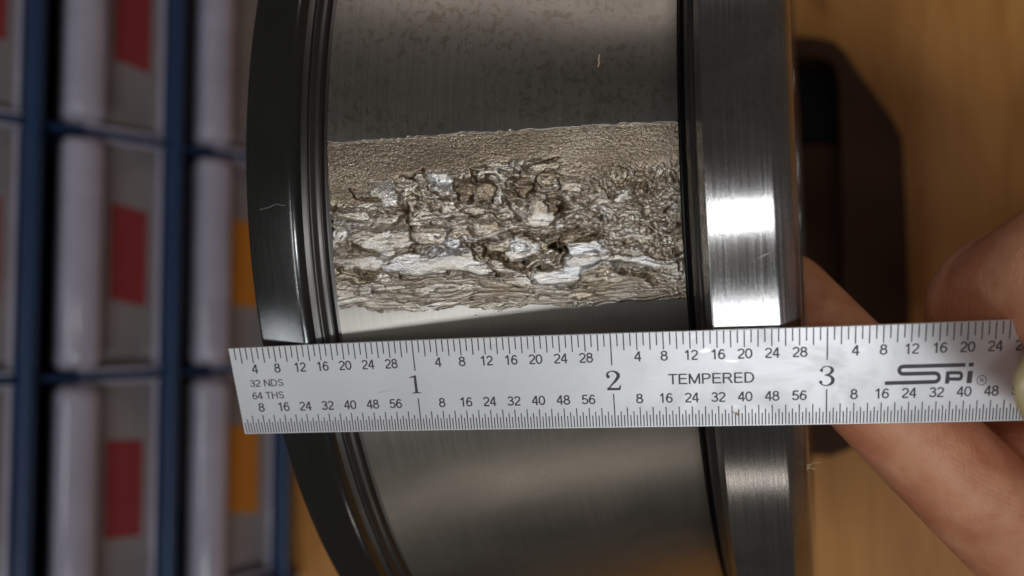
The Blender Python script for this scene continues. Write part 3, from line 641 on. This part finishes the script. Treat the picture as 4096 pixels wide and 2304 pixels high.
def cr(pts, n=6):                       # Catmull-Rom through rows (x, y, width)
    P = np.array(pts, float); P = np.vstack([2 * P[0] - P[1], P, 2 * P[-1] - P[-2]]); out = []
    for i in range(1, len(P) - 2):
        for k in range(n):
            t = k / n; out.append(.5 * (2 * P[i] + (P[i + 1] - P[i - 1]) * t + (2 * P[i - 1] - 5 * P[i] + 4 * P[i + 1] - P[i + 2]) * t * t + (3 * P[i] - P[i - 1] - 3 * P[i + 1] + P[i + 2]) * t ** 3))
    out.append(P[-2]); return np.array(out)
def disc(x, y, r, n=14): return [(x + r * math.cos(a), y + r * math.sin(a)) for a in np.linspace(0, 2 * math.pi, n, endpoint=False)]
def big_digit(kind, s, t0, t1, wd):
    """seriffed inch figures, drawn on a 0..1 box (x right, y down)"""
    H_ = (t1 - t0) * HW
    polys = []
    def add(rows, asp): 
        c = cr(rows); c[:, 0] *= asp
        return stroke(c[:, :2], c[:, 2])
    A = wd / H_
    if kind == '1':
        polys += [[(.44 * A, 0.03), (.66 * A, 0), (.68 * A, .93), (.44 * A, .93)], [(.14 * A, .955), (.98 * A, .955), (.98 * A, 1.0), (.14 * A, 1.0)],
                  [(.30 * A, .955), (.44 * A, .91), (.68 * A, .91), (.82 * A, .955)], [(.02 * A, .105), (.45 * A, .02), (.45 * A, .12), (.05 * A, .135)]]
    if kind == '2':
        polys += add([(.10, .29, .10), (.14, .13, .09), (.42, .025, .05), (.72, .10, .13), (.84, .27, .17), (.66, .50, .13), (.38, .72, .08), (.16, .90, .07), (.10, .97, .06)], A)
        polys += [disc(.17 * A, .30, .085), [(.06 * A, .90), (.14 * A, .865), (.80 * A, .885), (.94 * A, .885), (.90 * A, 1.0), (.06 * A, 1.0)], [(.80 * A, .90), (.96 * A, .72), (1.0 * A, .72), (.92 * A, .99)]]
    if kind == '3':
        polys += add([(.15, .20, .07), (.28, .06, .06), (.55, .025, .05), (.78, .12, .12), (.82, .25, .15), (.66, .40, .09), (.36, .455, .035)], A)
        polys += add([(.36, .455, .035), (.68, .50, .09), (.86, .66, .16), (.80, .86, .14), (.52, .97, .055), (.24, .93, .06), (.10, .82, .07)], A)
        polys += [disc(.17 * A, .22, .075), disc(.13 * A, .80, .08)]
    out = []
    for P in polys: out.append([(s - wd / 2 + x * H_, t0 + y * (t1 - t0)) for x, y in P])
    strip_mesh('inch_number', out)
big_digit('1', .992, .380, .580, .060)
big_digit('2', 2.003, .386, .594, .074)
big_digit('3', 3.000, .392, .598, .075)
big_digit('2', 5.003, .386, .594, .074)
# maker's logo: (x, y) measured on the blade, in thousandths of the photographed scale
def lg(x, y): return (3 + (x - 306 + (y - 560) * .012) / 2360.0, (y - (150 - (x - 312) * .0368)) / (1045.0 + (x - 312) * .006))
def lstroke(pts, w):
    o_ = []
    for P in stroke(pts, [w] * len(pts)): o_.append([lg(*p) for p in P])
    return o_
def arc(cx_, cy_, r, a0, a1, n=9): return [(cx_ + r * math.cos(math.radians(a)), cy_ + r * math.sin(math.radians(a))) for a in np.linspace(a0, a1, n)]
S_path = [(1775, 541), (1440, 551), (1120, 561)] + arc(1112, 600, 38, -100, -260) + [(1130, 639), (1300, 634), (1450, 629)] + arc(1457, 675, 45, -85, 85) + [(1440, 721), (1200, 730), (925, 739)]
logo = lstroke(S_path, 40)
def rr_ring(x0, y0, x1, y1, w, r):      # ring of the P's bowl as quads
    o1 = arc(x1 - r, y0 + r, r, -90, 0, 5) + arc(x1 - r, y1 - r, r, 0, 90, 5); i1 = arc(x1 - r, y0 + r, max(r - w, 6), -90, 0, 5) + arc(x1 - r, y1 - r, max(r - w, 6), 0, 90, 5)
    O = [(x0, y0)] + o1 + [(x0, y1)]; I = [(x0, y0 + w)] + [(x, y) for x, y in i1] + [(x0, y1 - w)]
    return [[O[i], O[i + 1], I[i + 1], I[i]] for i in range(len(O) - 1)]
for P in rr_ring(1612, 606, 1757, 708, 36, 42): logo.append([lg(*p) for p in P])
for P in ([(1573, 610), (1613, 608), (1612, 738), (1565, 740)], [(1812, 518), (1866, 516), (1862, 557), (1809, 558)], [(1806, 605), (1860, 603), (1853, 731), (1797, 733)]): logo.append([lg(*p) for p in P])
strip_mesh('maker_logo', logo)
circ = []
cc = arc(1960, 702, 50, 0, 360, 25)
for P in stroke(cc, [8] * 25): circ.append([lg(*p) for p in P])
strip_mesh('registered_mark', circ)
a_, b_ = lg(1940, 726), lg(1982, 678); put_text('registered_letter', 'R', a_[0], b_[0], b_[1], a_[1])

# ---------------------------------------------------------------- small parts cabinet leaning back on the bench
LEAN = math.radians(22); ROLL = math.radians(3.5)
cab_o = np.array([-5.35, -1.825, 0.0])
cn = np.array([math.cos(LEAN), 0, math.sin(LEAN)]); cup0 = np.array([-math.sin(LEAN), 0, math.cos(LEAN)]); cy0 = np.array([0, 1, 0])
cup = cup0 * math.cos(ROLL) + cy0 * math.sin(ROLL); cyy = cy0 * math.cos(ROLL) - cup0 * math.sin(ROLL)
def cl(s, y, n): return cab_o + cup * s + cyy * (y + 1.825) + cn * n          # up the face, along it, out of it
cab = empty('drawer_cabinet', cab_o); tag(cab, 'navy small-parts cabinet with smoky clear drawers and red and orange labels', 'drawer cabinet')
PITCH = 1.905; ROWS = 5; YB = [-5.08, -1.70, 1.72, 5.12]; DEEP = 5.0
def cbox(name, s0, s1, y0, y1, n0, n1, mat, parent, bevel=.0):
    c = [cl(s, y, n) for n in (n0, n1) for y in (y0, y1) for s in (s0, s1)]
    f = [(0, 2, 3, 1), (4, 5, 7, 6), (0, 1, 5, 4), (2, 6, 7, 3), (0, 4, 6, 2), (1, 3, 7, 5)]
    o = mesh(name, c, f, mat, parent, smooth=False)
    if bevel:
        b = o.modifiers.new('bevel', 'BEVEL'); b.width = bevel * IN; b.segments = 3
        o.data.polygons.foreach_set('use_smooth', [True] * len(o.data.polygons))
    return o
S0 = -.02
cbox('back_shell', S0, ROWS * PITCH + .35, YB[0] - .12, YB[-1] + .12, -DEEP, -DEEP + .12, M_NAVY, cab)
for y in (YB[0] - .06, YB[-1] + .06): cbox('side_panel', S0, ROWS * PITCH + .35, y - .06, y + .06, -DEEP + .12, .06, M_NAVY, cab, .02)
def rail(s, nm='shelf_rail'):
    prof = [(-.14, -DEEP + .12), (-.14, -.20), (-.12, .0), (-.06, .08), (.02, .10), (.07, .07), (.09, -.02), (.09, -.3), (.09, -DEEP + .12)]
    ys = [YB[0], YB[-1]]; vs = [cl(s + a, y, b) for y in ys for a, b in prof]; n = len(prof)
    fs = [(j, (j + 1) % n, n + (j + 1) % n, n + j) for j in range(n)] + [tuple(range(n))[::-1], tuple(range(n, 2 * n))]
    o = mesh(nm, vs, fs, M_NAVY, cab, smooth=False)
    b = o.modifiers.new('bevel', 'BEVEL'); b.width = .03 * IN; b.segments = 3; b.limit_method = 'ANGLE'; b.angle_limit = .3
for k in range(ROWS + 1): rail(.212 + k * PITCH)
for k in range(ROWS):
    for y in YB[1:-1]: cbox('drawer_divider', k * PITCH + .35, (k + 1) * PITCH + .0, y - .035, y + .035, -DEEP + .12, -.15, M_NAVY, cab)
def drawer(k, i):
    y0, y1 = YB[i] + .06, YB[i + 1] - .06; s0 = .212 + k * PITCH + .11; s1 = .212 + (k + 1) * PITCH - .40
    # open tray with a sloping front: bottom, sides, front
    rng_ = random.Random(k * 7 + i)
    fr = cbox('drawer', s0, s1 - .28, y0, y1, -.46, -.38, M_DRAWER, cab, .02)
    for ya in (y0, y1 - .05):
        w_ = cbox('end_wall', s0, s1 - .28, ya, ya + .05, -.378, -.12, M_HANDLE, None, .015); w_.parent = fr; w_.location = -Vector(cab.location)
    w_ = cbox('lower_lip', s0, s0 + .05, y0 + .052, y1 - .052, -.378, -.20, M_HANDLE, None, .015); w_.parent = fr; w_.location = -Vector(cab.location)
    # handle: a rolled lip along the top of the front, ends rounded
    hs0, hs1, hn0, hn1 = s1 - .53, s1 + .02, -.42, .16
    n = 14; ys = np.concatenate([y0 + .02 + .16 * (1 - np.cos(np.linspace(0, math.pi / 2, 5))), np.linspace(y0 + .3, y1 - .3, 6), (y1 - .02 - .16 * (1 - np.cos(np.linspace(math.pi / 2, 0, 5))))])
    prof = [(hs0, hn0), (hs0 + .02, hn1 - .16), (hs0 + .10, hn1 - .05), (hs0 + .22, hn1), (hs1 - .18, hn1 - .01), (hs1 - .06, hn1 - .06), (hs1, hn1 - .18), (hs1, hn0)]
    vs = []
    m_ = len(ys)
    for j, y in enumerate(ys):
        e = min(y - y0 - .02, y1 - .02 - y) / .16; sc = 1 if e >= 1 else math.sqrt(max(.02, 1 - (1 - e) ** 2))
        cs = (hs0 + hs1) / 2
        for a, b in prof: vs.append(cl(cs + (a - cs) * (.45 + .55 * sc), y, hn0 + (b - hn0) * sc))
    c = len(prof)
    fs = [(j * c + q_, j * c + (q_ + 1) % c, (j + 1) * c + (q_ + 1) % c, (j + 1) * c + q_) for j in range(m_ - 1) for q_ in range(c)] + [tuple(range(c)), tuple((m_ - 1) * c + q_ for q_ in range(c))[::-1]]
    mesh('handle', vs, fs, M_HANDLE, None, smooth=True)
    h = bpy.context.scene.collection.objects[-1]
    return fr, s0, s1, y0, y1
def fix_parent(o, p, root):             # put a mesh built in world coordinates under a part
    o.parent = p; o.location = -Vector(root.location)
LAB = {}
for k in range(ROWS):
    for i in range(3):
        fr, s0, s1, y0, y1 = drawer(k, i)
        hd = S.collection.objects[-1]; fix_parent(hd, fr, cab)
        mat = M_ORANGE if k == 0 else M_RED
        yc = (y0 + y1) / 2 + [.1, .0, .35][i] * .3
        h = .52; sa = s0 + .14 if k else s0 + .16; tilt = [.05, .0, .06][(i + k) % 3]
        c = [(sa, yc - .72), (sa, yc + .68), (sa + h, yc + .72 + tilt), (sa + h, yc - .68 + tilt)]
        if k == 0 and i == 2: continue
        lb = mesh('label', [cl(s, y, n) for n in (-.378, -.368) for s, y in c], [(3, 2, 1, 0), (4, 5, 6, 7), (0, 1, 5, 4), (1, 2, 6, 5), (2, 3, 7, 6), (3, 0, 4, 7)], mat, None, smooth=False)
        fix_parent(lb, fr, cab)
        fr['label'] = 'smoky drawer with an orange label' if k == 0 else 'smoky drawer with a red label'

# ---------------------------------------------------------------- dark case on the bench, right
case = empty('tool_case', (3.0, 0, 0)); tag(case, 'dark brown plastic case with chamfered corner and black slot lying on bench', 'case')
def px_out(L, z):
    out = []
    for x, y in L:
        d = ROT @ np.array([(x - 2048) / F, -(y - 1152) / F, 1.0]); out.append(CAM + d * (z - CAM[2]) / d[2])
    return np.array(out)
def prism(name, L, z0, z1, mat, parent, bev=.05, base=None):
    P = px_out(L, z1); n = len(P)
    lo = P.copy(); lo[:, 2] = z0
    vs = np.vstack([lo, P]); fs = [tuple(range(n))[::-1], tuple(range(n, 2 * n))] + [(j, (j + 1) % n, n + (j + 1) % n, n + j) for j in range(n)]
    o = mesh(name, vs, fs, mat, parent, smooth=False)
    bm = bmesh.new(); bm.from_mesh(o.data); bmesh.ops.recalc_face_normals(bm, faces=bm.faces); bm.to_mesh(o.data); bm.free()
    if bev:
        b = o.modifiers.new('bevel', 'BEVEL'); b.width = bev * IN; b.segments = 3; b.limit_method = 'ANGLE'; b.angle_limit = .6
    return o
outline = [(2900, 1800), (3330, 1826), (3460, 1770), (3560, 1680), (3640, 1560), (3640, 1300), (3628, 900), (3610, 545), (3575, 480), (3400, 240), (3370, 185), (3310, 152), (3240, 148), (2900, 150)]
# rim as a frame: outer outline minus an inner opening
inner = [(2980, 1300), (3180, 1330), (3350, 1330), (3372, 1290), (3372, 900), (3365, 560), (3352, 300), (3335, 250), (3290, 228), (3180, 225), (2980, 225)]
def frame_mesh(name, A_, B_, z0, z1, mat, parent):
    def res(L, n):
        P = px_out(L, z1); Q = np.vstack([P, P[:1]]); d = np.r_[0, np.cumsum(np.linalg.norm(np.diff(Q, axis=0), axis=1))]
        t = np.linspace(0, d[-1], n, endpoint=False); return np.stack([np.interp(t, d, Q[:, k_]) for k_ in range(3)], 1)
    n = 64; a = res(A_, n); b = res(B_, n)
    a0 = a.copy(); a0[:, 2] = z0; b0 = b.copy(); b0[:, 2] = z0 + .1
    # align starts by angle
    vs = np.vstack([a0, a, b, b0]); fs = []
    for j in range(n):
        j2 = (j + 1) % n
        for r in range(3): fs.append((r * n + j, r * n + j2, (r + 1) * n + j2, (r + 1) * n + j))
    o = mesh(name, vs, fs, mat, parent, smooth=False)
    bm = bmesh.new(); bm.from_mesh(o.data); bmesh.ops.recalc_face_normals(bm, faces=bm.faces); bm.to_mesh(o.data); bm.free(); return o
frame_mesh('rim', outline, inner[:2] + inner[2:], .0, .9, M_BROWN, case)
prism('tray_floor', [(2950, 1320), (3352, 1320), (3375, 1290), (3372, 575), (2950, 575)], .0, .55, M_BROWN, case, .03)
prism('slot_floor', [(2950, 570), (3370, 570), (3352, 260), (3300, 235), (2950, 235)], .0, .15, M_BLACK, case, .0)

# ---------------------------------------------------------------- hand
hand = empty('person', at(5200, 1800, 5.0) * np.array([1, 1, 1])); tag(hand, 'bare hand holding the ruler between thumb and fingers at the right edge', 'person')
def ball(c, r, n=20):
    out = []
    for i in range(n):
        z = 1 - 2 * (i + .5) / n; rr_ = math.sqrt(1 - z * z)
        for _ in range(1): out.append((c[0] + r * rr_ * math.cos(2.39996 * i), c[1] + r * rr_ * math.sin(2.39996 * i), c[2] + r * z))
    return out
bmh = bmesh.new()
def seg(c0, r0, c1, r1):
    vs = [bmh.verts.new(p) for p in ball(c0, r0, 120) + ball(c1, r1, 120)]
    bmesh.ops.convex_hull(bmh, input=vs, use_existing_faces=False)
def chain(rows):
    P = [(at(x, y, d), r) for x, y, d, r in rows]
    for (a, r), (b, r2) in zip(P[:-1], P[1:]): seg(a, r, b, r2)
chain([(3140, 1190, 4.9, .28), (3480, 1560, 4.10, .272), (3900, 1975, 4.12, .295), (4400, 2450, 4.35, .345), (5100, 2500, 4.7, .40), (6000, 2350, 5.2, .42)])      # index finger behind the blade
chain([(4110, 1265, 4.16, .49), (4500, 1180, 4.20, .46), (5200, 1400, 4.5, .42), (6000, 1700, 5.0, .45)])                 # fingertip behind the top edge
chain([(4100, 1240, 4.08, .42), (4380, 1115, 3.66, .44), (4700, 1180, 3.6, .42)])
chain([(4080, 1900, 4.45, .36), (4500, 2100, 4.6, .45), (5100, 2000, 4.8, .5), (6000, 2000, 5.2, .55)])                   # third finger
chain([(4410, 1560, 3.34, .27), (4700, 1600, 3.3, .36), (5300, 1600, 3.6, .42), (6100, 1500, 4.4, .55), (7000, 1800, 5.4, .7)])   # thumb
chain([(4700, 2500, 5.1, .30), (5300, 2650, 5.3, .36), (6200, 2450, 5.6, .42)])                                             # little finger
chain([(6000, 1700, 5.2, .55), (6800, 1900, 5.8, .85), (8600, 2100, 7.0, 1.0)])
chain([(6000, 2300, 5.4, .55), (6800, 2200, 5.9, .80), (8600, 2400, 7.2, .95)])
meh = bpy.data.meshes.new('hand'); bmh.to_mesh(meh); bmh.free()
tmp = bpy.data.objects.new('tmp', meh); S.collection.objects.link(tmp)
r_ = tmp.modifiers.new('r', 'REMESH'); r_.mode = 'VOXEL'; r_.voxel_size = .022; r_.adaptivity = 0
s_ = tmp.modifiers.new('s', 'SMOOTH'); s_.factor = .6; s_.iterations = 9
dg = bpy.context.evaluated_depsgraph_get(); hm = bpy.data.meshes.new_from_object(tmp.evaluated_get(dg))
S.collection.objects.unlink(tmp); bpy.data.objects.remove(tmp)
co = np.empty(len(hm.vertices) * 3); hm.vertices.foreach_get('co', co); co = co.reshape(-1, 3)
# the fingertip is pressed flat against the ring's face
rad = np.hypot(co[:, 1], co[:, 2] - RING_R); m_ = (co[:, 0] < 2.672) & (rad < 3.5); co[m_, 0] = 2.672
co = co * IN - np.array(hand.location)
hm.vertices.foreach_set('co', co.ravel()); hm.materials.clear(); hm.materials.append(M_SKIN)
hm.polygons.foreach_set('use_smooth', [True] * len(hm.polygons)); hm.update()
ho = bpy.data.objects.new('hand_skin', hm); link(ho, hand)
# thumb nail: a curved plate growing over the tip
nu_, nv_ = 14, 18; VN = []
for i in range(nu_):
    for j in range(nv_):
        f_ = i / (nu_ - 1); g_ = -1 + 2 * j / (nv_ - 1)
        x = 4440 - (1 - abs(g_) ** 2.6) * 0 - f_ * 0; 
        xx = 4520 - f_ * (4520 - 4052 - 300 * (1 - math.sqrt(max(0, 1 - (g_ * .98) ** 2))))
        VN.append(at(xx, 1550 + g_ * 235, 3.02 + .17 * g_ * g_ + .10 * f_ * f_))
nf = [(i * nv_ + j, i * nv_ + j + 1, (i + 1) * nv_ + j + 1, (i + 1) * nv_ + j) for i in range(nu_ - 1) for j in range(nv_ - 1)]
nail = mesh('fingernail', VN, nf, M_NAIL, hand); so = nail.modifiers.new('solid', 'SOLIDIFY'); so.thickness = .018 * IN; so.offset = 0

# ---------------------------------------------------------------- lint stuck to the ring
def fibre(name, pts, r, label):
    cu = bpy.data.curves.new(name, 'CURVE'); cu.dimensions = '3D'; cu.bevel_depth = r * IN; cu.bevel_resolution = 1
    for L in pts:
        sp_ = cu.splines.new('POLY'); sp_.points.add(len(L) - 1)
        for q_, p in zip(sp_.points, L): q_.co = (*(np.array(p) * IN), 1)
    ob = bpy.data.objects.new(name, cu); S.collection.objects.link(ob); dg = bpy.context.evaluated_depsgraph_get()
    me = bpy.data.meshes.new_from_object(ob.evaluated_get(dg)); bpy.data.objects.remove(ob); me.materials.append(M_FIBRE)
    o = bpy.data.objects.new(name, me); link(o); return tag(o, label, 'lint')
rr2 = random.Random(5)
def ringpt(a, vmm, r): return np.array([a, r * math.sin(vmm / 88), RING_R + r * math.cos(vmm / 88)])

for nm, L, lab in (
    ('fibre', [[ringpt(2.655, 88 * a, 3.40) + np.array([.0 + .03 * rr2.random(), .02 * rr2.random(), .02 * rr2.random()]) * k_ for k_ in (0, 1, 2.2)] for a in (-.452, -.455, -.458, -.450)], 'tan fibre tuft caught on the outer flange edge just below the ruler'),
    ('flake', [[ringpt(k0[0] + 33.8 / MM + dx, vv_, 3.294 - dx * KS * -1) for dx, vv_ in ((.006, 18.4), (.0, 17.7), (.004, 17.1), (-.004, 16.5))]], 'small tan flake stuck on the smooth raceway above the damage'),
):
    fibre(nm, L, .004 if nm == 'flake' else .0022, lab)
P_ = ruler_pt(np.array([2.566, 2.575, 2.584, 2.580, 2.592]), np.array([.845, .862, .850, .878, .870]), .004)
fibre('fibre', [P_, P_[::-1] + np.array([.006, -.004, .001])], .0016, 'yellow green speck of lint on the ruler scale below TEMPERED')
def burr(pts, nm='scratch'):
    cu = bpy.data.curves.new(nm, 'CURVE'); cu.dimensions = '3D'; cu.bevel_depth = .0013 * IN; cu.bevel_resolution = 1
    sp_ = cu.splines.new('POLY'); L = [ringpt(a, v_, r_ - .0008) for a, v_, r_ in pts]; sp_.points.add(len(L) - 1)
    for q_, p in zip(sp_.points, L): q_.co = (*(p * IN), 1)
    ob = bpy.data.objects.new(nm, cu); S.collection.objects.link(ob); dg = bpy.context.evaluated_depsgraph_get()
    me = bpy.data.meshes.new_from_object(ob.evaluated_get(dg)); bpy.data.objects.remove(ob); me.materials.append(M_BURR)
    o = bpy.data.objects.new(nm, me); link(o, ring); o.location = -Vector(ring.location)
m = MT('bright_burr'); m.set(Base_Color=(.7, .7, .7, 1), Metallic=1.0, Roughness=.35); M_BURR = m.m
burr([(.037, -1.34, 3.885), (.093, -1.20, 3.8855), (.120, -1.0, 3.8857), (.148, -.86, 3.886), (.165, -1.05, 3.8862), (.194, -1.14, 3.8864)])
burr([(2.4246, -11.3, 3.4941), (2.4803, -11.02, 3.4833), (2.532, -10.41, 3.4734)])
